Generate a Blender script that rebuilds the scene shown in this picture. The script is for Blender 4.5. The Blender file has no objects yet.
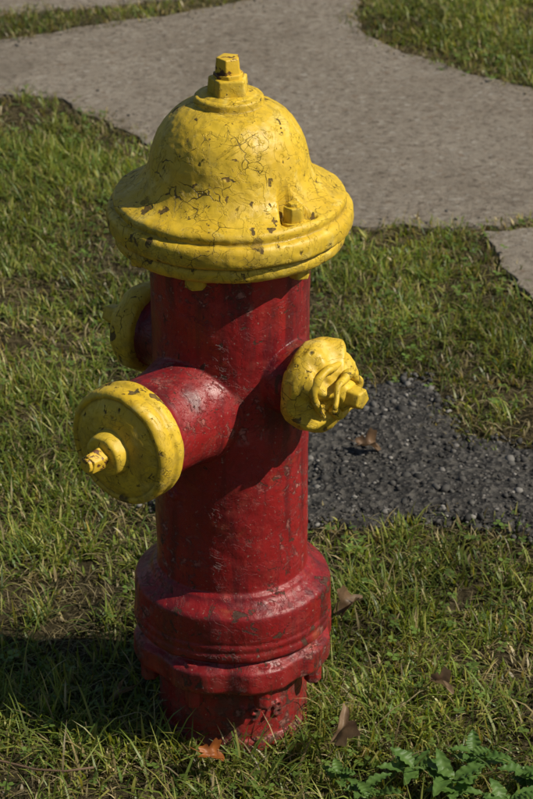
import bpy, bmesh, math, random
import numpy as np
from mathutils import Vector, Matrix, noise as mn
random.seed(7); rng=np.random.default_rng(7)
scene=bpy.context.scene
rad=math.radians

# ------------------------------------------------------------------ helpers
def link(o,parent=None):
    scene.collection.objects.link(o)
    if parent: o.parent=parent
    return o
def mesh_obj(name,verts,faces,mat=None,smooth=True,parent=None):
    me=bpy.data.meshes.new(name)
    me.from_pydata([tuple(v) for v in verts],[],faces)
    me.update()
    bm=bmesh.new(); bm.from_mesh(me); bmesh.ops.recalc_face_normals(bm,faces=bm.faces); bm.to_mesh(me); bm.free()
    if smooth: me.polygons.foreach_set('use_smooth',[True]*len(me.polygons))
    if mat: me.materials.append(mat)
    return link(bpy.data.objects.new(name,me),parent)
def chaikin(p,it=2):
    p=[np.array(q,float) for q in p]
    for _ in range(it):
        n=[p[0]]
        for a,b in zip(p[:-1],p[1:]):
            n.append(a*.75+b*.25); n.append(a*.25+b*.75)
        n.append(p[-1]); p=n
    return p
def resample(p,step):
    p=np.array(p); d=np.r_[0,np.cumsum(np.linalg.norm(np.diff(p,axis=0),axis=1))]
    n=max(2,int(d[-1]/step)); s=np.linspace(0,d[-1],n)
    return np.c_[np.interp(s,d,p[:,0]),np.interp(s,d,p[:,1])]
def lathe(profile,segs=128,mod=None,it=2,step=.0025):
    p=resample(chaikin(profile,it),step)
    V=[];F=[]
    for r,z in p:
        for k in range(segs):
            a=2*math.pi*k/segs
            x,y,zz=r*math.cos(a),r*math.sin(a),z
            if mod: x,y,zz=mod(a,r,z)
            V.append((x,y,zz))
    n=len(p)
    for i in range(n-1):
        for k in range(segs):
            k2=(k+1)%segs
            F.append((i*segs+k,i*segs+k2,(i+1)*segs+k2,(i+1)*segs+k))
    V.append((0,0,p[0][1])); V.append((0,0,p[-1][1]))
    b=len(V)-2;t=len(V)-1
    for k in range(segs):
        k2=(k+1)%segs
        F.append((b,k2,k)); F.append((t,(n-1)*segs+k,(n-1)*segs+k2))
    return V,F
def prism(n,r0,r1,z0,z1,bev=.002,rot=0):
    bm=bmesh.new()
    lo=[bm.verts.new((r0*math.cos(rot+2*math.pi*k/n),r0*math.sin(rot+2*math.pi*k/n),z0)) for k in range(n)]
    hi=[bm.verts.new((r1*math.cos(rot+2*math.pi*k/n),r1*math.sin(rot+2*math.pi*k/n),z1)) for k in range(n)]
    bm.faces.new(lo[::-1]);bm.faces.new(hi)
    for k in range(n):
        bm.faces.new((lo[k],lo[(k+1)%n],hi[(k+1)%n],hi[k]))
    bmesh.ops.bevel(bm,geom=bm.edges[:]+bm.verts[:],offset=bev,segments=3,affect='EDGES',profile=.6)
    bm.verts.index_update()
    V=[tuple(v.co) for v in bm.verts];F=[tuple(v.index for v in f.verts) for f in bm.faces]
    bm.free(); return V,F
def xf(VF,M):
    return [tuple(M@Vector(v)) for v in VF[0]],VF[1]
def merge(lst):
    V=[];F=[]
    for v,f in lst:
        o=len(V); V+=list(v); F+=[tuple(i+o for i in q) for q in f]
    return V,F
def jitter(VF,amp,scale,amp2=0,scale2=1,seed=0):
    V=[]
    s=Vector((seed*3.1,seed*1.7,seed))
    for v in VF[0]:
        v=Vector(v)
        d=mn.noise_vector(v*scale+s)*amp
        if amp2: d+=mn.noise_vector(v*scale2+s)*amp2
        V.append(tuple(v+d))
    return V,VF[1]
def axis_matrix(az,z):
    d=Vector((math.sin(az),-math.cos(az),0)); up=Vector((0,0,1)); s=up.cross(d)
    M=Matrix((( s.x,up.x,d.x,0),(s.y,up.y,d.y,0),(s.z,up.z,d.z,z),(0,0,0,1)))
    return M

# ------------------------------------------------------------------ node helpers
class NT:
    def __init__(s,name):
        s.m=bpy.data.materials.new(name); s.m.use_nodes=True
        s.t=s.m.node_tree; s.t.nodes.clear()
        s.out=s.n('ShaderNodeOutputMaterial')
    def n(s,t,**k):
        x=s.t.nodes.new(t)
        for a,b in k.items(): setattr(x,a,b)
        return x
    def l(s,a,b): s.t.links.new(a,b)
    def coord(s):
        if not hasattr(s,'tc'): s.tc=s.n('ShaderNodeTexCoord')
        return s.tc.outputs['Object']
    def noise(s,scale,detail=4,rough=.55,dist=0,vec=None):
        x=s.n('ShaderNodeTexNoise'); x.inputs['Scale'].default_value=scale
        x.inputs['Detail'].default_value=detail; x.inputs['Roughness'].default_value=rough
        x.inputs['Distortion'].default_value=dist
        s.l(vec or s.coord(),x.inputs['Vector']); return x.outputs['Fac']
    def vor(s,scale,feature='F1',vec=None,out='Distance'):
        x=s.n('ShaderNodeTexVoronoi',feature=feature); x.inputs['Scale'].default_value=scale
        s.l(vec or s.coord(),x.inputs['Vector']); return x.outputs[out]
    def ramp(s,v,pts):
        x=s.n('ShaderNodeValToRGB'); e=x.color_ramp.elements
        while len(e)<len(pts): e.new(.5)
        for i,(p,c) in enumerate(pts):
            e[i].position=p
            if not hasattr(c,'__len__'): c=(c,c,c)
            e[i].color=(*c,1)
        s.l(v,x.inputs[0]); return x.outputs[0]
    def mix(s,f,a,b,bt='MIX'):
        x=s.n('ShaderNodeMixRGB',blend_type=bt)
        for i,v in enumerate((f,a,b)):
            if hasattr(v,'is_linked'): s.l(v,x.inputs[i])
            elif i==0: x.inputs[0].default_value=v
            else: x.inputs[i].default_value=(*v,1)
        return x.outputs[0]
    def math(s,op,a,b=0):
        x=s.n('ShaderNodeMath',operation=op)
        for i,v in enumerate((a,b)):
            if hasattr(v,'is_linked'): s.l(v,x.inputs[i])
            else: x.inputs[i].default_value=v
        return x.outputs[0]
    def bump(s,h,strength,dist,normal=None,inv=False):
        x=s.n('ShaderNodeBump'); x.inputs['Strength'].default_value=strength; x.inputs['Distance'].default_value=dist; x.invert=inv
        s.l(h,x.inputs['Height'])
        if normal: s.l(normal,x.inputs['Normal'])
        return x.outputs[0]
    def warp(s,scale,amt,stretch=None):
        src=s.coord()
        if stretch:
            mp=s.n('ShaderNodeMapping'); mp.inputs['Scale'].default_value=stretch; s.l(src,mp.inputs[0]); src=mp.outputs[0]
        x=s.n('ShaderNodeTexNoise'); x.inputs['Scale'].default_value=scale; x.inputs['Detail'].default_value=3
        s.l(src,x.inputs['Vector'])
        a=s.n('ShaderNodeVectorMath',operation='SCALE'); s.l(x.outputs['Color'],a.inputs[0]); a.inputs['Scale'].default_value=amt
        b=s.n('ShaderNodeVectorMath',operation='ADD'); s.l(src,b.inputs[0]); s.l(a.outputs[0],b.inputs[1])
        return b.outputs[0]
    def bsdf(s,col,rough,normal=None,**k):
        b=s.n('ShaderNodeBsdfPrincipled')
        for nm,v in (('Base Color',col),('Roughness',rough),('Normal',normal)):
            if v is None: continue
            if hasattr(v,'is_linked'): s.l(v,b.inputs[nm])
            elif nm=='Base Color': b.inputs[nm].default_value=(*v,1)
            else: b.inputs[nm].default_value=v
        for a,v in k.items():
            b.inputs[a.replace('_',' ')].default_value=v
        s.l(b.outputs[0],s.out.inputs[0]); return b

def yellow_paint(name='yellow_paint'):
    m=NT(name)
    w=m.warp(35,.026)
    base=m.mix(m.ramp(m.noise(12,6,.65),[(.35,0),(.68,1)]),(.59,.375,.018),(.74,.52,.045))
    grime=m.ramp(m.noise(48,7,.72),[(.48,0),(.72,1)])
    base=m.mix(m.math('MULTIPLY',grime,.42),base,(.27,.17,.025))
    base=m.mix(m.ramp(m.noise(30,5,.6,.5),[(.58,0),(.66,.35)]),base,(.78,.64,.20))
    # dirty runs down the casting
    run=m.ramp(m.noise(8,5,.6,vec=m.warp(14,.06,(6,6,1.0))),[(.54,0),(.68,.4)])
    base=m.mix(run,base,(.30,.20,.03))
    wid=m.ramp(m.noise(26,5,.65),[(.43,0),(.78,.050)])
    e1=m.vor(38,'DISTANCE_TO_EDGE',w)
    c1=m.ramp(m.math('SUBTRACT',wid,e1),[(.0,0),(.008,1)])
    zone=m.ramp(m.noise(9,3,.5),[(.46,0),(.55,1)])
    c2=m.ramp(m.math('SUBTRACT',wid,m.vor(105,'DISTANCE_TO_EDGE',m.warp(70,.014))),[(.0,0),(.012,1)])
    zone2=m.ramp(m.noise(15,3,.5,vec=w),[(.52,0),(.60,1)])
    cr=m.math('MAXIMUM',m.math('MULTIPLY',c1,zone),m.math('MULTIPLY',c2,zone2))
    chips=m.ramp(m.noise(78,7,.68,.6),[(.634,0),(.644,1)])
    cell=m.vor(85,vec=m.warp(60,.02),out='Color')
    fl=m.math('MULTIPLY',m.ramp(cell,[(.78,0),(.79,1)]),m.ramp(m.noise(14,4,.6),[(.56,0),(.59,1)]))
    bare=m.math('MAXIMUM',fl,chips)
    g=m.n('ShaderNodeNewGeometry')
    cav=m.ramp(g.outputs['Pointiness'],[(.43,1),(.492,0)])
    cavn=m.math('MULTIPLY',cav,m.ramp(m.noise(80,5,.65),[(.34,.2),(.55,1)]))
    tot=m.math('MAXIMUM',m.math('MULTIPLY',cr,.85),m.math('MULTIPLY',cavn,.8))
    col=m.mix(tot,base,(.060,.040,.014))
    under=m.mix(m.ramp(m.noise(120,3,.6),[(.4,0),(.6,1)]),(.030,.022,.015),(.12,.065,.022))
    col=m.mix(m.math('MULTIPLY',bare,.9),col,under)
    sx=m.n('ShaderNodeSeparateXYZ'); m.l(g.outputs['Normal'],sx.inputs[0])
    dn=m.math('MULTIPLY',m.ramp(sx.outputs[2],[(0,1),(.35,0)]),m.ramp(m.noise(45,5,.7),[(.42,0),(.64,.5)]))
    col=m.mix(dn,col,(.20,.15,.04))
    layer=m.ramp(m.noise(28,7,.62,.8),[(.40,0),(.415,.5),(.55,.55),(.565,1)])
    b0=m.bump(m.noise(30,3,.5),.5,.005)
    b1=m.bump(layer,.9,.0013,b0)
    b2=m.bump(m.math('MAXIMUM',cr,bare),1,.0016,b1,True)
    b3=m.bump(m.noise(170,6,.68),.45,.0010,b2)
    r=m.mix(bare,m.ramp(m.noise(40,5),[(.3,.36),(.7,.58)]),(.85,.85,.85))
    m.bsdf(col,r,b3,Specular_IOR_Level=.38)
    return m.m
def red_paint():
    m=NT('red_paint')
    w=m.warp(20,.03)
    base=m.mix(m.ramp(m.noise(8,6,.62),[(.35,0),(.7,1)]),(.18,.008,.010),(.32,.014,.015))
    st=m.ramp(m.noise(9,5,.6,vec=m.warp(12,.05,(4.5,4.5,.5))),[(.48,0),(.62,.75)])
    base=m.mix(st,base,(.070,.007,.010))
    chalk=m.ramp(m.noise(40,7,.74),[(.54,0),(.70,.40)])
    base=m.mix(chalk,base,(.38,.07,.05))
    wornz=m.ramp(m.noise(6.5,5,.65,1.0),[(.58,0),(.66,.55)])
    base=m.mix(m.math('MULTIPLY',wornz,m.ramp(m.noise(55,6,.7),[(.4,0),(.6,1)])),base,(.36,.10,.035))
    sc=m.ramp(m.noise(70,8,.72,.5),[(.545,0),(.595,1)])
    zone=m.ramp(m.noise(7.5,4,.55,vec=w),[(.50,0),(.58,1)])
    scr=m.math('MULTIPLY',sc,zone)
    col=m.mix(m.math('MULTIPLY',scr,.6),base,(.42,.20,.16))
    sx=m.n('ShaderNodeSeparateXYZ'); m.l(m.coord(),sx.inputs[0])
    lowz=m.ramp(sx.outputs[2],[(.05,1),(.32,0)])
    thr=m.math('ADD',m.noise(46,8,.66,.8),m.math('MULTIPLY',lowz,.045))
    chips=m.ramp(thr,[(.630,0),(.638,1)])
    col=m.mix(chips,col,m.mix(m.noise(100,3),(.018,.010,.008),(.12,.040,.017)))
    rs=m.math('MULTIPLY',m.ramp(m.noise(30,6,.7,vec=m.warp(20,.04,(3,3,.7))),[(.54,0),(.68,.7)]),m.math('ADD',m.math('MULTIPLY',lowz,.8),.35))
    col=m.mix(rs,col,(.075,.020,.014))
    low=m.ramp(m.math('ADD',sx.outputs[2],m.math('MULTIPLY',m.noise(22,4,.7),.12)),[(.06,1),(.20,0)])
    dirt=m.math('MULTIPLY',low,m.ramp(m.noise(70,6,.72),[(.44,0),(.62,1)]))
    col=m.mix(m.math('MULTIPLY',dirt,.7),col,(.075,.05,.03))
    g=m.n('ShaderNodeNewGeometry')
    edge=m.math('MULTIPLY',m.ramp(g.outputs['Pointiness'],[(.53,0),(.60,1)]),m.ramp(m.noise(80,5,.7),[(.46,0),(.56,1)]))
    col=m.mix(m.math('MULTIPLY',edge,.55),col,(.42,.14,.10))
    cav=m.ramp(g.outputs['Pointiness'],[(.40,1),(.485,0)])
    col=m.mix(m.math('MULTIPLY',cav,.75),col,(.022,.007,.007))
    sp=m.ramp(m.noise(260,2,.5),[(.69,0),(.73,.6)])
    col=m.mix(sp,col,(.34,.23,.18))
    b1=m.bump(m.noise(24,4,.55),.6,.005)
    b2=m.bump(m.ramp(m.noise(38,7,.62,.8),[(.44,0),(.455,.6),(.60,.65),(.615,1)]),.8,.0011,b1)
    b3=m.bump(m.math('MAXIMUM',chips,scr),1,.0015,b2,True)
    b4=m.bump(m.noise(140,6,.7),.5,.0012,b3)
    rb=m.ramp(m.noise(26,6,.65),[(.3,.26),(.7,.58)])
    r=m.mix(m.math('MAXIMUM',chips,m.math('MAXIMUM',scr,dirt)),rb,(.75,.75,.75))
    m.bsdf(col,r,b4,Specular_IOR_Level=.42)
    return m.m
def rusty_yellow():
    m=NT('rusty_yellow_paint')
    f=m.ramp(m.noise(75,6,.65,.6),[(.54,0),(.58,1)])
    col=m.mix(f,m.mix(m.noise(40,4),(.58,.35,.02),(.72,.50,.04)),m.mix(m.noise(150,3),(.20,.07,.014),(.05,.025,.014)))
    b=m.bump(m.noise(120,6,.65),.6,.0015)
    m.bsdf(col,.5,b); return m.m
def bark():
    m=NT('twig_bark')
    col=m.mix(m.noise(90,5,.6),(.05,.03,.02),(.22,.13,.07))
    m.bsdf(col,.7,m.bump(m.noise(150,6,.65),.7,.002)); return m.m
def concrete():
    m=NT('concrete')
    c=m.mix(m.ramp(m.noise(2.2,6,.65,.4),[(.3,0),(.7,1)]),(.31,.258,.20),(.44,.38,.31))
    c=m.mix(m.ramp(m.noise(16,6,.75),[(.40,0),(.66,.5)]),c,(.50,.44,.36))
    c=m.mix(m.ramp(m.noise(60,8,.85),[(.50,0),(.62,.9)]),c,(.14,.11,.082))
    cell=m.vor(95,vec=m.warp(70,.014),out='Color')
    c=m.mix(m.math('MULTIPLY',m.ramp(cell,[(.76,0),(.84,.7)]),m.ramp(m.noise(20,4,.7),[(.4,.1),(.6,1)])),c,(.56,.51,.44))
    c=m.mix(m.ramp(m.noise(38,3,.6),[(.64,0),(.67,.6)]),c,(.27,.19,.13))
    c=m.mix(m.ramp(m.noise(1.6,5,.7,1.0),[(.55,0),(.68,.4)]),c,(.19,.155,.115))
    b=m.bump(m.vor(80,vec=m.warp(50,.012)),.8,.008)
    b=m.bump(m.noise(40,8,.8),1,.020,b)
    b=m.bump(m.noise(6,5,.6),.6,.03,b)
    m.bsdf(c,.95,b,Specular_IOR_Level=.15); return m.m
def asphalt():
    m=NT('asphalt')
    v=m.vor(100,out='Color')
    c=m.mix(m.ramp(v,[(.3,0),(.9,1)]),(.024,.022,.020),(.085,.078,.068))
    c=m.mix(m.ramp(m.noise(150,3,.7),[(.58,0),(.66,1)]),c,(.15,.135,.12))
    b=m.bump(m.vor(100),1,.006); b=m.bump(m.noise(40,6,.7),.9,.010,b)
    m.bsdf(c,.85,b,Specular_IOR_Level=.3); return m.m
def soil():
    m=NT('lawn_ground')
    c=m.mix(m.ramp(m.noise(7,5,.6),[(.35,0),(.65,1)]),(.030,.025,.012),(.085,.068,.035))
    c=m.mix(m.ramp(m.noise(110,5,.75),[(.5,0),(.68,1)]),c,(.20,.16,.09))
    ln=m.n('ShaderNodeVectorMath',operation='LENGTH'); m.l(m.coord(),ln.inputs[0])
    far=m.ramp(m.math('DIVIDE',ln.outputs['Value'],10),[(.26,0),(.40,1)])
    g=m.mix(m.noise(60,6,.8),(.020,.040,.008),(.09,.125,.03))
    c=m.mix(far,c,g)
    m.bsdf(c,.95,m.bump(m.noise(90,6,.8),1,.012),Specular_IOR_Level=.1); return m.m
def attr_leaf(name,rough=.5,trans=.35):
    m=NT(name)
    a=m.n('ShaderNodeAttribute',attribute_name='Col'); 
    b=m.n('ShaderNodeBsdfPrincipled'); m.l(a.outputs['Color'],b.inputs['Base Color']); b.inputs['Roughness'].default_value=rough
    b.inputs['Specular IOR Level'].default_value=.4
    t=m.n('ShaderNodeBsdfTranslucent'); m.l(m.mix(1,a.outputs['Color'],(1.7,1.55,.6),'MULTIPLY'),t.inputs[0])
    x=m.n('ShaderNodeMixShader'); x.inputs[0].default_value=trans
    m.l(b.outputs[0],x.inputs[1]); m.l(t.outputs[0],x.inputs[2]); m.l(x.outputs[0],m.out.inputs[0]); return m.m
def leaf_mat(name,c1,c2,trans=.3):
    m=NT(name)
    c=m.mix(m.ramp(m.noise(60,5,.6),[(.35,0),(.65,1)]),c1,c2)
    b=m.n('ShaderNodeBsdfPrincipled'); m.l(c,b.inputs['Base Color']); b.inputs['Roughness'].default_value=.5
    m.l(m.bump(m.noise(180,4),.4,.001),b.inputs['Normal'])
    t=m.n('ShaderNodeBsdfTranslucent'); m.l(c,t.inputs[0])
    x=m.n('ShaderNodeMixShader'); x.inputs[0].default_value=trans
    m.l(b.outputs[0],x.inputs[1]); m.l(t.outputs[0],x.inputs[2]); m.l(x.outputs[0],m.out.inputs[0]); return m.m

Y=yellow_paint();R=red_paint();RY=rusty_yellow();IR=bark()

# ------------------------------------------------------------------ hydrant
hyd=bpy.data.objects.new('fire_hydrant',None); link(hyd)
TH=rad(38)
AZP=-TH; AZH1=math.pi/2-TH; AZH2=-math.pi/2-TH
ZP,ZH=.450,.489

parts=[]
parts.append(lathe([(.0935,-.06),(.0935,0),(.0925,.03),(.092,.30),(.0925,.60),(.0935,.665)],160,step=.004))
def flmod(a,r,z):
    t=max(0,min(1,(r-.095)/.02))
    if z<.128:
        k=.5+.5*math.cos(8*(a-.35)); k=min(1,k*1.6)**.8; r=r*(1+ t*(.055*k-.036))
    else:
        k=.5+.5*math.cos(2*(a+.05)); r=r*(1+t*(.045*min(1,k*1.3)-.032)+t*.008*math.cos(6*a+1))
    return r*math.cos(a),r*math.sin(a),z
parts.append(lathe([(.080,.066),(.094,.070),(.096,.078),(.108,.085),(.119,.089),(.1225,.093),(.1230,.098),(.1230,.115),(.1220,.120),(.1150,.124),(.1130,.127),(.1130,.130),
   (.1195,.133),(.1200,.137),(.1200,.1425),(.1185,.144),(.1185,.147),(.1195,.1485),(.1195,.154),(.1180,.1555),(.1180,.1585),(.1190,.160),(.1190,.188),(.1175,.194),(.109,.200),(.100,.206),(.0965,.214),(.080,.220)],220,flmod,it=1,step=.0016))
parts.append(lathe([(.08,-.03),(.099,-.03),(.099,.000),(.095,.006),(.08,.008)],120,it=1))
def nozzle(az,z,r,L,ring,fil):
    p=[(r+fil,.02),(r+fil,.070),(r+fil*.8,.088),(r+fil*.35,.100),(r+.002,.115),(r,.130),(r,L-.012),(r+ring*.3,L-.009),(r+ring,L-.006),(r+ring,L+.002),(r-.01,L+.004)]
    return xf(lathe(p,96,it=1,step=.003),axis_matrix(az,z))
parts.append(nozzle(AZP,ZP,.060,.170,.004,.008))
parts.append(nozzle(AZH1,ZH,.042,.118,.004,.005))
parts.append(nozzle(AZH2,ZH,.042,.118,.004,.005))
for k in range(8):
    a=.35+math.pi/4*k
    parts.append(xf(prism(6,.0115,.0115,.064,.090,.0015),Matrix.Translation((.109*math.cos(a),.109*math.sin(a),0))))
    parts.append(xf(prism(6,.0095,.0095,.117,.1265,.0015),Matrix.Translation((.1125*math.cos(a),.1125*math.sin(a),0))))
def cast_text(s,size,az,z,r,depth=.0045):
    cu=bpy.data.curves.new('t','FONT'); cu.body=s; cu.size=size; cu.extrude=depth; cu.align_x='CENTER'; cu.offset=.0006
    o=bpy.data.objects.new('t',cu); scene.collection.objects.link(o)
    bpy.context.view_layer.update()
    me=bpy.data.meshes.new_from_object(o.evaluated_get(bpy.context.evaluated_depsgraph_get()))
    V=[]
    for v in me.vertices:
        a=az+v.co.x/r; rr=r+v.co.z
        V.append((rr*math.sin(a),-rr*math.cos(a),z+v.co.y))
    F=[tuple(p.vertices) for p in me.polygons]
    bpy.data.objects.remove(o); bpy.data.meshes.remove(me)
    return V,F
try:
    parts.append(cast_text('1978',.030,rad(22),.032,.0920))
    parts.append(cast_text('S',.040,rad(-48),.330,.0905))
except Exception as e: print('text',e)
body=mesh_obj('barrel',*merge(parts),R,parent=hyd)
md=body.modifiers.new('r','REMESH'); md.mode='VOXEL'; md.voxel_size=.0015; md.use_smooth_shade=True
md=body.modifiers.new('s','SMOOTH'); md.factor=.5; md.iterations=2
tx=bpy.data.textures.new('cast','CLOUDS'); tx.noise_scale=.045
md=body.modifiers.new('d','DISPLACE'); md.texture=tx; md.texture_coords='LOCAL'; md.strength=.0026; md.mid_level=.5

PA=rad(-90+40)
def bonmod(a,r,z):
    if z>.672:
        for c in (0,math.pi):
            d=abs((a-PA-c+math.pi)%(2*math.pi)-math.pi)*max(r,.05)
            t=(r-.0910)/.032
            if t>0 and r<.1275:
                w=.004+.021*min(1,t)
                f=1-max(0,min(1,(d-w)/.002))
                z=z+(min(z,.6925)-z)*f*max(0,min(1,t/.05))*max(0,min(1,(.1275-r)/.003))
    r*=1+.003*math.sin(3*a+1)+.0015*math.sin(7*a)
    return r*math.cos(a),r*math.sin(a),z
bp=[(.06,.640),(.090,.640),(.094,.636),(.122,.636),(.1285,.6375),(.1325,.642),(.1335,.648),(.1325,.6525),(.1305,.6545),(.1340,.6565),(.1395,.6590),(.1412,.664),(.1412,.672),(.1400,.6785),(.1365,.682),(.1325,.6830),(.1318,.6850),(.1330,.688),(.1328,.692),(.1300,.6955),(.124,.6975),
    (.115,.701),(.1045,.7085),(.0970,.718),(.0920,.730),(.0888,.745),(.0845,.759),(.079,.771),(.071,.7825),(.061,.792),(.050,.799),(.0415,.8020),(.0395,.8025),(.0392,.8055),(.0388,.8100),(.0365,.8118),(.0310,.8120),(.030,.814),(.015,.8145)]
VF=jitter(lathe(bp,340,bonmod,it=1,step=.0013),.0010,30,.0006,120)
mesh_obj('bonnet',*VF,Y,parent=hyd)
b=merge([prism(6,.0130,.0120,.691,.713,.0018,.3),prism(12,.0150,.0150,.689,.696,.001),prism(6,.0075,.007,.712,.717,.0012)])
for nm,a in (('bonnet_bolt',PA),('bonnet_bolt_rear',PA+math.pi)):
    mesh_obj(nm,*jitter(xf(b,Matrix.Translation((.1120*math.cos(a),.1120*math.sin(a),0))),.0006,120),Y,parent=hyd)
L=[]
for az in (-20,48,110,170,230,290):
    a=rad(-90+az)
    L.append(xf(prism(6,.0125,.0125,.621,.640,.002,a),Matrix.Translation((.1065*math.cos(a),.1065*math.sin(a),0))))
mesh_obj('bonnet_nuts',*jitter(merge(L),.0008,100),Y,parent=hyd)
VF=merge([prism(5,.0255,.0235,.8115,.832,.0025,.5)])
mesh_obj('operating_nut_base',*jitter(VF,.0010,100),Y,smooth=True,parent=hyd)
mesh_obj('operating_nut',*jitter(merge([prism(5,.0158,.0140,.830,.855,.002,.7),prism(8,.0170,.0170,.831,.837,.001)]),.0010,120),RY,smooth=True,parent=hyd)

pc=[(.050,.166),(.066,.166),(.0690,.169),(.0705,.176),(.0705,.180),(.0685,.183),(.0680,.186),(.0697,.189),(.0702,.196),(.0685,.202),(.0650,.205),(.0625,.2055),(.0602,.2032),(.0580,.2040),(.051,.209),(.040,.2125),(.028,.214),(.0262,.215),(.0252,.222),(.0240,.228),(.021,.231),(.010,.2315)]
M=axis_matrix(AZP,ZP)
mesh_obj('pumper_cap',*jitter(xf(lathe(pc,200,it=1,step=.0014),M),.0010,35,.0005,120,2),Y,parent=hyd)
mesh_obj('pumper_cap_nut',*jitter(xf(merge([prism(5,.0135,.0118,.228,.254,.002,.4),prism(10,.0085,.008,.252,.258,.0015)]),M),.0014,90,seed=3),RY,parent=hyd)
def hosemod(a,r,z):
    if .018<r and z>.128:
        k=min(1,(r-.018)/.01)*min(1,(z-.127)/.01)
        s=a+ 14*(r-.03)
        z+=k*(.0048*math.sin(5*s)+.0026*math.sin(9*s+1))
        r+=k*.0026*math.sin(7*a+.5)
    return r*math.cos(a),r*math.sin(a),z
hc=[(.035,.112),(.050,.112),(.0540,.116),(.0558,.123),(.0555,.133),(.0530,.140),(.0475,.147),(.038,.153),(.0280,.1575),(.0205,.160),(.0185,.165),(.0170,.172),(.0135,.176),(.004,.1765)]
for nm,az,mod in (('hose_cap',AZH1,hosemod),('hose_cap_rear',AZH2,None)):
    M=axis_matrix(az,ZH)
    mesh_obj(nm,*jitter(xf(lathe(hc,200,mod,it=1,step=.0014),M),.0018,40,.0008,120,4),Y,parent=hyd)
    mesh_obj(nm+'_nut',*jitter(xf(prism(5,.0155,.0130,.170,.192,.003,1.0),M),.0010,90,seed=5),Y,parent=hyd)
def tube(pts,radii,n=14):
    V=[];F=[]
    P=[Vector(p) for p in pts]
    for i,p in enumerate(P):
        t=(P[min(i+1,len(P)-1)]-P[max(i-1,0)]).normalized()
        u=t.cross(Vector((0,0,1)) if abs(t.z)<.9 else Vector((1,0,0))).normalized(); v=t.cross(u)
        for k in range(n):
            a=2*math.pi*k/n
            V.append(tuple(p+radii[i]*(u*math.cos(a)+v*math.sin(a))))
    for i in range(len(P)-1):
        for k in range(n):
            F.append((i*n+k,i*n+(k+1)%n,(i+1)*n+(k+1)%n,(i+1)*n+k))
    F.append(tuple(range(n))[::-1]); F.append(tuple((len(P)-1)*n+k for k in range(n)))
    return V,F
pts=[];rr=[]
for i in range(60):
    t=i/59
    a=rad(-150)+rad(330)*t
    r=.0235+.002*math.sin(6*a)
    z=.164+.006*t
    if t>.80: r+=(t-.80)*.07; z+=(t-.80)*.05
    pts.append((r*math.cos(a),r*math.sin(a),z)); rr.append(.0054*(1-.55*max(0,(t-.8)/.2))+.0006*math.sin(20*t))
h1=tube(pts,rr)
pts=[];rr=[]
for i in range(50):
    t=i/49
    a=rad(70)+rad(150)*t; r=.039+.005*math.sin(3*a)
    pts.append((r*math.cos(a),r*math.sin(a),.1550+.002*math.sin(8*t))); rr.append(.0054*math.sin(math.pi*min(max(t,.06),.94))**.5)
h2=tube(pts,rr)
mesh_obj('chain_hook',*jitter(xf(merge([h1,h2]),axis_matrix(AZH1,ZH)),.0016,70,seed=6),Y,parent=hyd)

# ------------------------------------------------------------------ ground
def vnoise(x,y,s,seed):
    g=np.random.default_rng(seed).random((256,256))
    X=x*s+1000;Yy=y*s+1000
    xi=np.floor(X).astype(int);yi=np.floor(Yy).astype(int)
    fx=X-xi;fy=Yy-yi; fx=fx*fx*(3-2*fx);fy=fy*fy*(3-2*fy)
    a=g[xi%256,yi%256];b=g[(xi+1)%256,yi%256];c=g[xi%256,(yi+1)%256];d=g[(xi+1)%256,(yi+1)%256]
    return (a*(1-fx)+b*fx)*(1-fy)+(c*(1-fx)+d*fx)*fy
def inpoly(x,y,poly):
    r=np.zeros(x.shape,bool); n=len(poly)
    for i in range(n):
        x1,y1=poly[i];x2,y2=poly[(i+1)%n]
        c=((y1>y)!=(y2>y))&(x<(x2-x1)*(y-y1)/((y2-y1) if y2!=y1 else 1e-9)+x1)
        r^=c
    return r
def polydist(x,y,poly):
    d=np.full(x.shape,1e9); n=len(poly)
    for i in range(n):
        a=np.array(poly[i]);b=np.array(poly[(i+1)%n]);ab=b-a
        t=np.clip(((x-a[0])*ab[0]+(y-a[1])*ab[1])/(ab@ab),0,1)
        d=np.minimum(d,np.hypot(x-a[0]-t*ab[0],y-a[1]-t*ab[1]))
    return np.where(inpoly(x,y,poly),-d,d)
S1=[(-1.6,2.10),(-.9,2.20),(-.52,2.27),(-.395,2.235),(-.30,2.12),(-.214,2.0),(-.05,1.80),(.08,1.62),(.177,1.53),(.288,1.55),(.434,1.54),(.60,1.585),(1.35,1.615),(.612,2.30),(.42,2.46),(.30,2.60),(.25,2.72),(.245,3.08),(.027,2.94),(-.206,2.80),(-.56,2.63),(-1.6,2.55)]
S2=[(.440,1.510),(.455,1.40),(.485,1.24),(.60,1.06),(.95,.70),(1.7,-.12),(2.35,.58),(1.375,1.585),(.61,1.555)]
S3=[(-2.4,2.82),(-1.4,2.80),(-.6,2.81),(-.2,2.93),(.08,3.08),(.24,3.2),(.25,4.4),(-2.4,4.4)]
G=[(-.12,.50),(.0,.46),(.112,.445),(.235,.455),(.33,.435),(.421,.385),(.7,.34),(1.2,.2),(1.35,.45),(.9,.64),(.60,.69),(.446,.695),(.38,.715),(.345,.75),(.335,.85),(.275,.92),(.143,.89),(.05,.82),(-.1,.74)]
def slabd(x,y): return np.minimum.reduce([polydist(x,y,S1),polydist(x,y,S2),polydist(x,y,S3)])
def height(x,y,hd=None):
    if hd is None: hd=slabd(x,y)
    d=np.sqrt(x*x+y*y); f=np.clip((6-d)/2,0,1)*np.clip((hd-.03)/.25,0,1)
    return f*((vnoise(x,y,2.2,1)-.5)*.024+(vnoise(x,y,9,2)-.5)*.013)-.007*np.clip((1.6-d)/1.0,0,1)-.003
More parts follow.
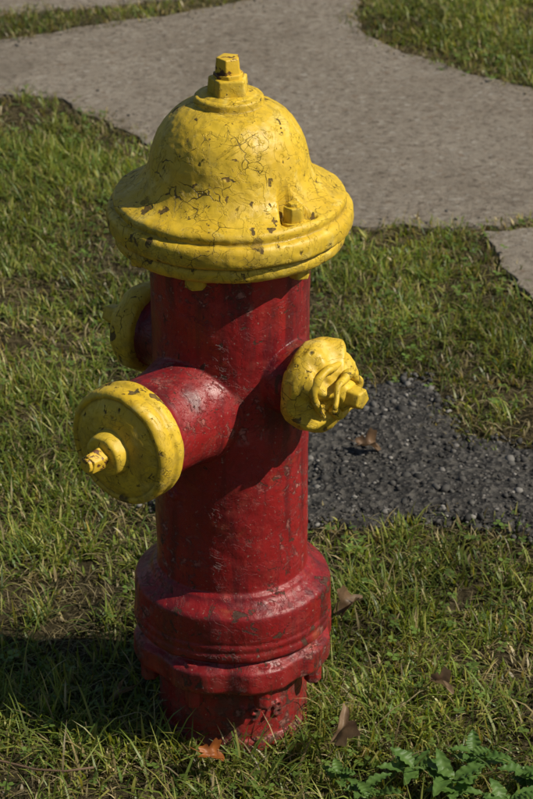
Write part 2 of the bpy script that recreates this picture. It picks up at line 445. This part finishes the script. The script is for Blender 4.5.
def axis_pts():
    a=list(np.arange(-3,5.01,.045)); 
    b=[5.6,6.6,8,11,16,25,40,70,120,250,400]; c=[-x for x in (3.6,4.6,6,9,14,23,38,68,118,250,400)][::-1]
    return np.array(c+a+b)
ax=axis_pts(); gx,gy=np.meshgrid(ax,ax,indexing='ij')
gz=height(gx,gy); n=len(ax)
V=np.c_[gx.ravel(),gy.ravel(),gz.ravel()]
F=[(i*n+j,(i+1)*n+j,(i+1)*n+j+1,i*n+j+1) for i in range(n-1) for j in range(n-1)]
mesh_obj('lawn_ground',V,F,soil())
def rough_poly(poly,step=.02,amp=.01,seed=0):
    out=[];n=len(poly)
    for i in range(n):
        a=np.array(poly[i],float);b=np.array(poly[(i+1)%n],float);L=np.linalg.norm(b-a);k=max(1,int(L/step))
        nrm=np.array([b[1]-a[1],a[0]-b[0]])/max(L,1e-6)
        for j in range(k):
            p=a+(b-a)*j/k
            o=mn.noise(Vector((p[0]*14,p[1]*14,seed)))*amp+mn.noise(Vector((p[0]*50,p[1]*50,seed)))*amp*.5
            out.append(tuple(p+nrm*o))
    return out
def slab(name,poly,z0,z1,mat):
    bm=bmesh.new()
    vs=[bm.verts.new((x,y,z1)) for x,y in poly]
    f=bm.faces.new(vs); 
    r=bmesh.ops.extrude_face_region(bm,geom=[f])
    for v in [g for g in r['geom'] if isinstance(g,bmesh.types.BMVert)]: v.co.z=z0
    bmesh.ops.recalc_face_normals(bm,faces=bm.faces)
    me=bpy.data.meshes.new(name); bm.to_mesh(me); bm.free(); me.materials.append(mat)
    return link(bpy.data.objects.new(name,me))
C=concrete();A=asphalt()
slab('sidewalk',rough_poly(S1,.012,.02,1),-.06,.0035,C)
slab('sidewalk',rough_poly(S2,.012,.02,2),-.06,.0080,C)
slab('sidewalk',rough_poly(S3,.012,.02,3),-.06,.0030,C)
slab('kerb',[(-60,5.2),(60,5.2),(60,5.35),(-60,5.35)],-.1,.05,C)
slab('road',[(-200,5.352),(200,5.352),(200,12),(-200,12)],-.3,.004,A)
Gr=rough_poly(G,.015,.03,4)
xs=np.arange(-.2,1.5,.012); ys=np.arange(.1,1.0,.012)
X,YY=np.meshgrid(xs,ys,indexing='ij'); D=polydist(X,YY,Gr)
Z=height(X,YY)+np.where(D<0,.010+(vnoise(X,YY,60,5)-.5)*.008,-.01)
V=np.c_[X.ravel(),YY.ravel(),Z.ravel()]; nx,ny=X.shape
keep=(D<.012)
F=[(i*ny+j,(i+1)*ny+j,(i+1)*ny+j+1,i*ny+j+1) for i in range(nx-1) for j in range(ny-1) if keep[i,j]]
mesh_obj('asphalt_patch',V,F,A)
ico=bmesh.new(); bmesh.ops.create_icosphere(ico,subdivisions=1,radius=1)
iv=np.array([v.co[:] for v in ico.verts]); ico.verts.index_update(); iff=np.array([[v.index for v in f.verts] for f in ico.faces]); ico.free()
def fast_mesh(name,V,tris,quads,col,mat,smooth=True):
    me=bpy.data.meshes.new(name)
    me.vertices.add(len(V)); me.vertices.foreach_set('co',V.astype(np.float32).ravel())
    li=[];ls=[];s=0
    if quads is not None and len(quads):
        li.append(quads.ravel()); ls.append(s+4*np.arange(len(quads))); s+=4*len(quads)
    if tris is not None and len(tris):
        tris=np.asarray(tris); li.append(tris.ravel()); ls.append(s+3*np.arange(len(tris))); s+=3*len(tris)
    li=np.concatenate(li);ls=np.concatenate(ls)
    me.loops.add(len(li)); me.loops.foreach_set('vertex_index',li.astype(np.int32))
    me.polygons.add(len(ls)); me.polygons.foreach_set('loop_start',ls.astype(np.int32))
    me.update(calc_edges=True); me.validate()
    if smooth: me.polygons.foreach_set('use_smooth',np.ones(len(ls),bool))
    at=me.color_attributes.new('Col','FLOAT_COLOR','POINT')
    at.data.foreach_set('color',np.c_[col,np.ones(len(col))].astype(np.float32).ravel())
    me.materials.append(mat)
    return link(bpy.data.objects.new(name,me))
def gravel(name,x,y,z,s,mat):
    n=len(x)
    sc=s[:,None]*rng.uniform(.6,1.25,(n,3)); sc[:,2]*=.7
    v=iv[None]*(1+rng.uniform(-.22,.22,(n,len(iv),1)))*sc[:,None,:]
    a=rng.uniform(0,6.28,n); ca,sa=np.cos(a)[:,None],np.sin(a)[:,None]
    vx=v[...,0]*ca-v[...,1]*sa+x[:,None]; vy=v[...,0]*sa+v[...,1]*ca+y[:,None]; vz=v[...,2]+z[:,None]
    V=np.stack([vx,vy,vz],-1).reshape(-1,3)
    F=(iff[None]+(np.arange(n)*len(iv))[:,None,None]).reshape(-1,3)
    col=np.repeat(rng.choice([.025,.04,.06,.09,.15,.24],n,p=[.28,.27,.20,.14,.08,.03])[:,None]*np.array([1,.93,.84])*rng.uniform(.8,1.2,(n,1)),len(iv),0)
    return fast_mesh(name,V,F,None,col,mat,False)
stone=NT('stone'); a_=stone.n('ShaderNodeAttribute',attribute_name='Col'); stone.bsdf(a_.outputs['Color'],.85)
n=16000
x=rng.uniform(-.2,1.4,n);y=rng.uniform(.15,.97,n);d=polydist(x,y,Gr)
k=(d<.0+.02*rng.random(n)) ;x=x[k];y=y[k]
s=np.exp(rng.normal(-5.9,.48,len(x))).clip(.0011,.009)
g1=(x,y,height(x,y)+.010,s)
n=9000
x=rng.uniform(-.7,1.2,n);y=rng.uniform(1.1,3.1,n)
d=slabd(x,y)
k=(np.abs(d)<.10*rng.random(n)**2); x=x[k];y=y[k];d=d[k]
s=np.exp(rng.normal(-6.4,.4,len(x))).clip(.001,.005)
g2=(x,y,np.where(d<0,.0045,height(x,y)+.002),s)
gg=[np.concatenate([p,q]) for p,q in zip(g1,g2)]
gravel('gravel',*gg,stone.m)

# ------------------------------------------------------------------ grass
def scatter(dens,x0,x1,y0,y1):
    n=int(dens*(x1-x0)*(y1-y0)); return rng.uniform(x0,x1,n),rng.uniform(y0,y1,n)
def blades(x,y,h,w,lean,col,tipcol,curl=1.0):
    n=len(x); az=rng.uniform(0,2*np.pi,n)
    dx,dy=np.cos(az),np.sin(az)
    tw=az+np.pi/2+rng.normal(0,.5,n); sx,sy=np.cos(tw),np.sin(tw)
    T=np.array([0,.35,.7,1.0]); W=np.array([.75,1,.75,0])
    z0=height(x,y)-.002
    V=np.zeros((n,7,3)); Cc=np.zeros((n,7,3)); idx=0
    for ti,(t,wt) in enumerate(zip(T,W)):
        ang=lean*(.35+.65*t*curl)
        hx=h*t*np.sin(ang); hz=h*t*np.cos(ang)
        cx=x+dx*hx; cy=y+dy*hx; cz=z0+np.maximum(hz,.002+.006*t)
        c=col*(1-t)+tipcol*t
        if ti==0: c=c*.6
        if ti<3:
            for sg in (-1,1):
                V[:,idx]=np.stack([cx+sg*sx*w*wt*.5,cy+sg*sy*w*wt*.5,cz],-1); Cc[:,idx]=c; idx+=1
        else:
            V[:,idx]=np.stack([cx,cy,cz],-1); Cc[:,idx]=c; idx+=1
    o=(np.arange(n)*7)[:,None]
    q=np.concatenate([o+np.array([0,1,3,2]),o+np.array([2,3,5,4])],0); t3=o+np.array([4,5,6])
    return V.reshape(-1,3),q,t3,Cc.reshape(-1,3)
def population(dens_in,dens_out):
    xs,ys=[],[]
    x,y=scatter(dens_in,-.75,.85,-.35,3.0); xs.append(x);ys.append(y)
    x,y=scatter(dens_out,-2.0,2.2,-1.2,4.2); k=~((x>-.75)&(x<.85)&(y>-.35)&(y<3.0)); xs.append(x[k]);ys.append(y[k])
    return np.concatenate(xs),np.concatenate(ys)
pieces=[]
def add(x,y,h,w,lean,c,tc,curl=1.):
    pieces.append(blades(x,y,h,w,lean,c,tc,curl))
BASE=np.array([[.120,.165,.024],[.150,.195,.030],[.20,.225,.044],[.075,.125,.024],[.25,.24,.058]])
DRY=np.array([[.34,.27,.125],[.20,.155,.072],[.42,.35,.19]])
def greens(n,dry):
    c=BASE[rng.integers(0,5,n)]*rng.uniform(.65,1.25,(n,1))
    dr=DRY[rng.integers(0,3,n)]*rng.uniform(.6,1.1,(n,1))
    k=rng.random(n)<dry
    return np.where(k[:,None],dr,c)
def fields(x,y):
    hd=slabd(x,y);gd=polydist(x,y,Gr)
    patch=vnoise(x,y,4.2,22)*.5+vnoise(x,y,11,23)*.5
    nearp=np.clip(1-np.minimum(hd,gd)/.12,0,1)
    return hd,gd,patch,nearp
def maskgrass(x,y,thin,seed,f):
    hd,gd,patch,nearp=f
    nz=vnoise(x,y,25,seed)*.6+vnoise(x,y,70,seed+1)*.4
    k=(hd>-.02+.06*(nz-.5))&(gd>-.02+.13*(nz-.55))
    k&=np.hypot(x,y)>.094
    dens=np.clip((patch-.25)*2.7+.36,.26,1)*(1-.5*nearp)
    fine=np.clip((vnoise(x,y,34,seed+2)-.22)*2.4,.15,1)
    k&=rng.random(len(x))<(dens**thin)*fine
    return k
def dryness(f): 
    return np.clip(.10+.9*np.clip(.45-f[2],0,1)*2+.32*f[3],0,.78)
def shade(x,y): return (.60+.80*vnoise(x,y,7,42))[:,None]
x,y=population(40000,5500); f=fields(x,y); k=maskgrass(x,y,1.0,20,f); x=x[k];y=y[k];f=[q[k] for q in f];n=len(x)
hmap=(.55+.9*f[2])*(1-.2*f[3])
c=greens(n,dryness(f))*shade(x,y)
add(x,y,rng.uniform(.010,.030,n)*hmap*1.1,rng.uniform(.0020,.0044,n),rng.uniform(.2,1.45,n),c,c*rng.uniform(.9,1.5,(n,1)))
x,y=population(11500,2000); f=fields(x,y); k=maskgrass(x,y,1.6,50,f); x=x[k];y=y[k];f=[q[k] for q in f];n=len(x)
hmap=(.35+1.0*f[2])*(1-.3*f[3])
c=greens(n,dryness(f)*.6)*shade(x,y)
add(x,y,rng.uniform(.03,.062,n)*hmap,rng.uniform(.0012,.0023,n),rng.uniform(.2,1.35,n),c,c*rng.uniform(1,1.6,(n,1)),1.2)
x,y=population(14000,1800); f=fields(x,y); k=maskgrass(x,y,.15,60,f); x=x[k];y=y[k];n=len(x)
c=greens(n,1.0)*.75*shade(x,y)
add(x,y,rng.uniform(.015,.045,n),rng.uniform(.0009,.0020,n),rng.uniform(1.2,1.55,n),c,c)
nt_=230; tx_=rng.uniform(-.7,.8,nt_);ty_=rng.uniform(-.3,2.6,nt_)
x=np.repeat(tx_,36)+rng.normal(0,.013,nt_*36);y=np.repeat(ty_,36)+rng.normal(0,.013,nt_*36)
f=fields(x,y); k=(f[0]>.0)&(f[1]>.0)&(np.hypot(x,y)>.095); x=x[k];y=y[k];n=len(x)
c=greens(n,.12)*rng.uniform(.8,1.15,(n,1))
add(x,y,rng.uniform(.025,.060,n),rng.uniform(.0014,.0028,n),rng.uniform(.1,1.2,n),c,c*1.4,1.25)
n=480; a=rng.uniform(0,6.283,n); r=.097+np.abs(rng.normal(0,.035,n)); x=r*np.cos(a);y=r*np.sin(a)
c=greens(n,.2)
add(x,y,rng.uniform(.025,.080,n),rng.uniform(.0016,.0032,n),rng.uniform(.3,1.3,n),c,c*1.3,1.3)
n=2000; x=rng.uniform(-.6,.6,n); y=rng.uniform(-.5,.02,n); k=(np.hypot(x,y)>.13)&(vnoise(x,y,7,77)>.42); x=x[k];y=y[k];n=len(x)
c=greens(n,.12)
add(x,y,rng.uniform(.04,.095,n),rng.uniform(.0018,.0036,n),rng.uniform(.5,1.4,n),c,c*1.35,1.25)
vo=0;VV=[];QQ=[];TT=[];CC=[]
for v,q,t,c in pieces:
    VV.append(v);QQ.append(q+vo);TT.append(t+vo);CC.append(c);vo+=len(v)
fast_mesh('grass',np.concatenate(VV),np.concatenate(TT),np.concatenate(QQ),np.concatenate(CC).clip(0,1),attr_leaf('grass_blade',.45,.36))
print('grass verts',vo)

n=6500; x=rng.uniform(-.75,.85,n);y=rng.uniform(-.35,2.6,n)
f=fields(x,y); k=maskgrass(x,y,.5,90,f)&(vnoise(x,y,4,91)>.42); x=x[k];y=y[k]; H=height(x,y)
VV=[];TT=[];CC=[];o=0
for px,py,h0 in zip(x,y,H):
    hz=float(h0)+random.uniform(.006,.026)
    col=np.array([.115,.18,.034])*random.uniform(.7,1.6)
    a0=random.uniform(0,6.28); s=random.uniform(.004,.009)
    for l in range(3):
        a=a0+l*2.094; tz=random.uniform(-.3,.4)
        d=np.array([math.cos(a),math.sin(a),tz]); p=np.array([-math.sin(a),math.cos(a),0])
        c0=np.array([px,py,hz])
        pts=[c0,c0+d*s*.5+p*s*.45,c0+d*s*1.0+p*s*.35,c0+d*s*.95,c0+d*s*1.0-p*s*.35,c0+d*s*.5-p*s*.45]
        VV+=pts; CC+=[col*.8]+[col]*5
        for i in range(1,5): TT.append((o,o+i,o+i+1))
        o+=6
fast_mesh('clover',np.array(VV),np.array(TT),None,np.array(CC),attr_leaf('clover_leaf',.45,.3))

# ------------------------------------------------------------------ weeds and leaves
def leaf_mesh(L,W,lobes,droop,cup,az,base,tilt,ser=.12):
    V=[];F=[];n=26;m=6
    for i in range(n+1):
        t=i/n
        w=W*math.sin(math.pi*min(1,t**.75))**.9*(1+ser*math.sin(t*lobes*2*math.pi)) + .0008
        for j in range(-m//2,m//2+1):
            s=j/(m/2)
            xx=L*t; yy=w*s; zz=cup*abs(s)*w - droop*L*t*t + .0014*math.sin(t*30+abs(s)*3)*abs(s)
            v=Vector((xx,yy,zz)); v=Matrix.Rotation(-tilt,4,'Y')@v; v=Matrix.Rotation(az,4,'Z')@v
            V.append(tuple(v+Vector(base)))
    k=m+1
    for i in range(n):
        for j in range(m): F.append((i*k+j,i*k+j+1,(i+1)*k+j+1,(i+1)*k+j))
    return V,F
WM=leaf_mat('weed_leaf',(.075,.16,.028),(.125,.22,.042),.35)
for (px,py,nl,sc) in ((.215,-.165,10,.72),(.30,-.140,9,.70),(.265,-.200,10,.80),(.165,-.215,9,.66),(.355,-.18,9,.72),(.125,-.175,7,.5),(.33,-.235,9,.85)):
    parts=[]
    for i in range(nl):
        az=i*2.4+random.uniform(-.3,.3)
        parts.append(leaf_mesh(random.uniform(.028,.055)*sc,random.uniform(.009,.014)*sc,random.choice([3,4,5]),random.uniform(.2,.6),random.uniform(.1,.5),az,(px+random.uniform(-.01,.01),py+random.uniform(-.01,.01),.004+.002*i),random.uniform(.3,.95),.10))
    mesh_obj('weed_plant',*merge(parts),WM)
def dead_leaf(px,py,pz,size,az,roll,pitch,curl,mat):
    n=60;V=[(0,0,0)];F=[]
    rings=6
    for q in range(1,rings+1):
        for i in range(n):
            a=2*math.pi*i/n
            r=(.50+.33*abs(math.cos(2.5*a))**.8+.10*math.cos(a)+.05*math.sin(13*a))*q/rings
            x,y=r*math.cos(a)*1.25,r*math.sin(a)
            V.append((x,y*(1-.3*curl),curl*(y*y*1.9-.6*x*x)+.08*math.sin(7*x+3*y)+.05*math.sin(11*y)))
    for i in range(n): F.append((0,1+i,1+(i+1)%n))
    for q in range(rings-1):
        for i in range(n): F.append((1+q*n+i,1+(q+1)*n+i,1+(q+1)*n+(i+1)%n,1+q*n+(i+1)%n))
    M=Matrix.Translation((px,py,pz))@Matrix.Rotation(az,4,'Z')@Matrix.Rotation(pitch,4,'Y')@Matrix.Rotation(roll,4,'X')@Matrix.Scale(size,4)
    st=tube([(-.5,0,0),(-1,.05,.05),(-1.5,.2,.1)],[.03,.025,.03],6)
    VF=merge([(V,F),st]); return mesh_obj('fallen_leaf',*xf(VF,M),mat)
LO=leaf_mat('leaf_orange',(.42,.13,.02),(.24,.07,.015)); LB=leaf_mat('leaf_brown',(.24,.14,.075),(.12,.075,.04)); LT=leaf_mat('leaf_tan',(.30,.20,.12),(.17,.11,.065))
dead_leaf(-.025,-.150,.026,.020,.4,.5,.4,.6,LO)
dead_leaf(.132,-.120,.040,.025,.9,.8,-1.0,1.1,LT)
dead_leaf(.150,.19,.024,.024,.7,.3,-.5,1.0,LB)
dead_leaf(.262,.01,.022,.018,-.4,.4,.2,1.1,LT)
dead_leaf(.194,.66,.018,.022,.1,.4,.2,.8,LB)
dead_leaf(-.142,-.01,.025,.020,1.8,1.0,.8,1.2,LT)
tw=[(-.34+.035*i,-.155+.006*math.sin(i*1.3)-.004*i,.022+.004*math.cos(i)) for i in range(6)]
mesh_obj('twig',*tube(tw,[.0014]*6,8),IR)

# ------------------------------------------------------------------ light, sky, camera
AZ,EL=rad(76),rad(43)
S=Vector((math.sin(AZ)*math.cos(EL),-math.cos(AZ)*math.cos(EL),math.sin(EL)))
sd=bpy.data.lights.new('sun','SUN'); sd.energy=5; sd.angle=rad(.5); sd.color=(1,.93,.79)
so=link(bpy.data.objects.new('sun',sd)); so.rotation_euler=S.to_track_quat('Z','Y').to_euler(); so.location=S*20
w=bpy.data.worlds.new('World'); scene.world=w; w.use_nodes=True
nt=w.node_tree; bg=nt.nodes['Background']; sky=nt.nodes.new('ShaderNodeTexSky'); sky.sky_type='NISHITA'; sky.sun_disc=False
sky.sun_elevation=EL; sky.sun_rotation=math.atan2(S.x,S.y); nt.links.new(sky.outputs[0],bg.inputs[0]); bg.inputs[1].default_value=.058
cd=bpy.data.cameras.new('camera'); cam=link(bpy.data.objects.new('camera',cd))
cam.location=(.042,-2.495,1.701); cam.rotation_euler=(rad(63),0,0)
cd.sensor_fit='VERTICAL'; cd.sensor_height=24; cd.lens=24*2360/799; cd.clip_end=1500
cd.dof.use_dof=True; cd.dof.focus_distance=2.62; cd.dof.aperture_fstop=11
scene.camera=cam
scene.view_settings.view_transform='Standard'; scene.view_settings.look='None'; scene.view_settings.exposure=0
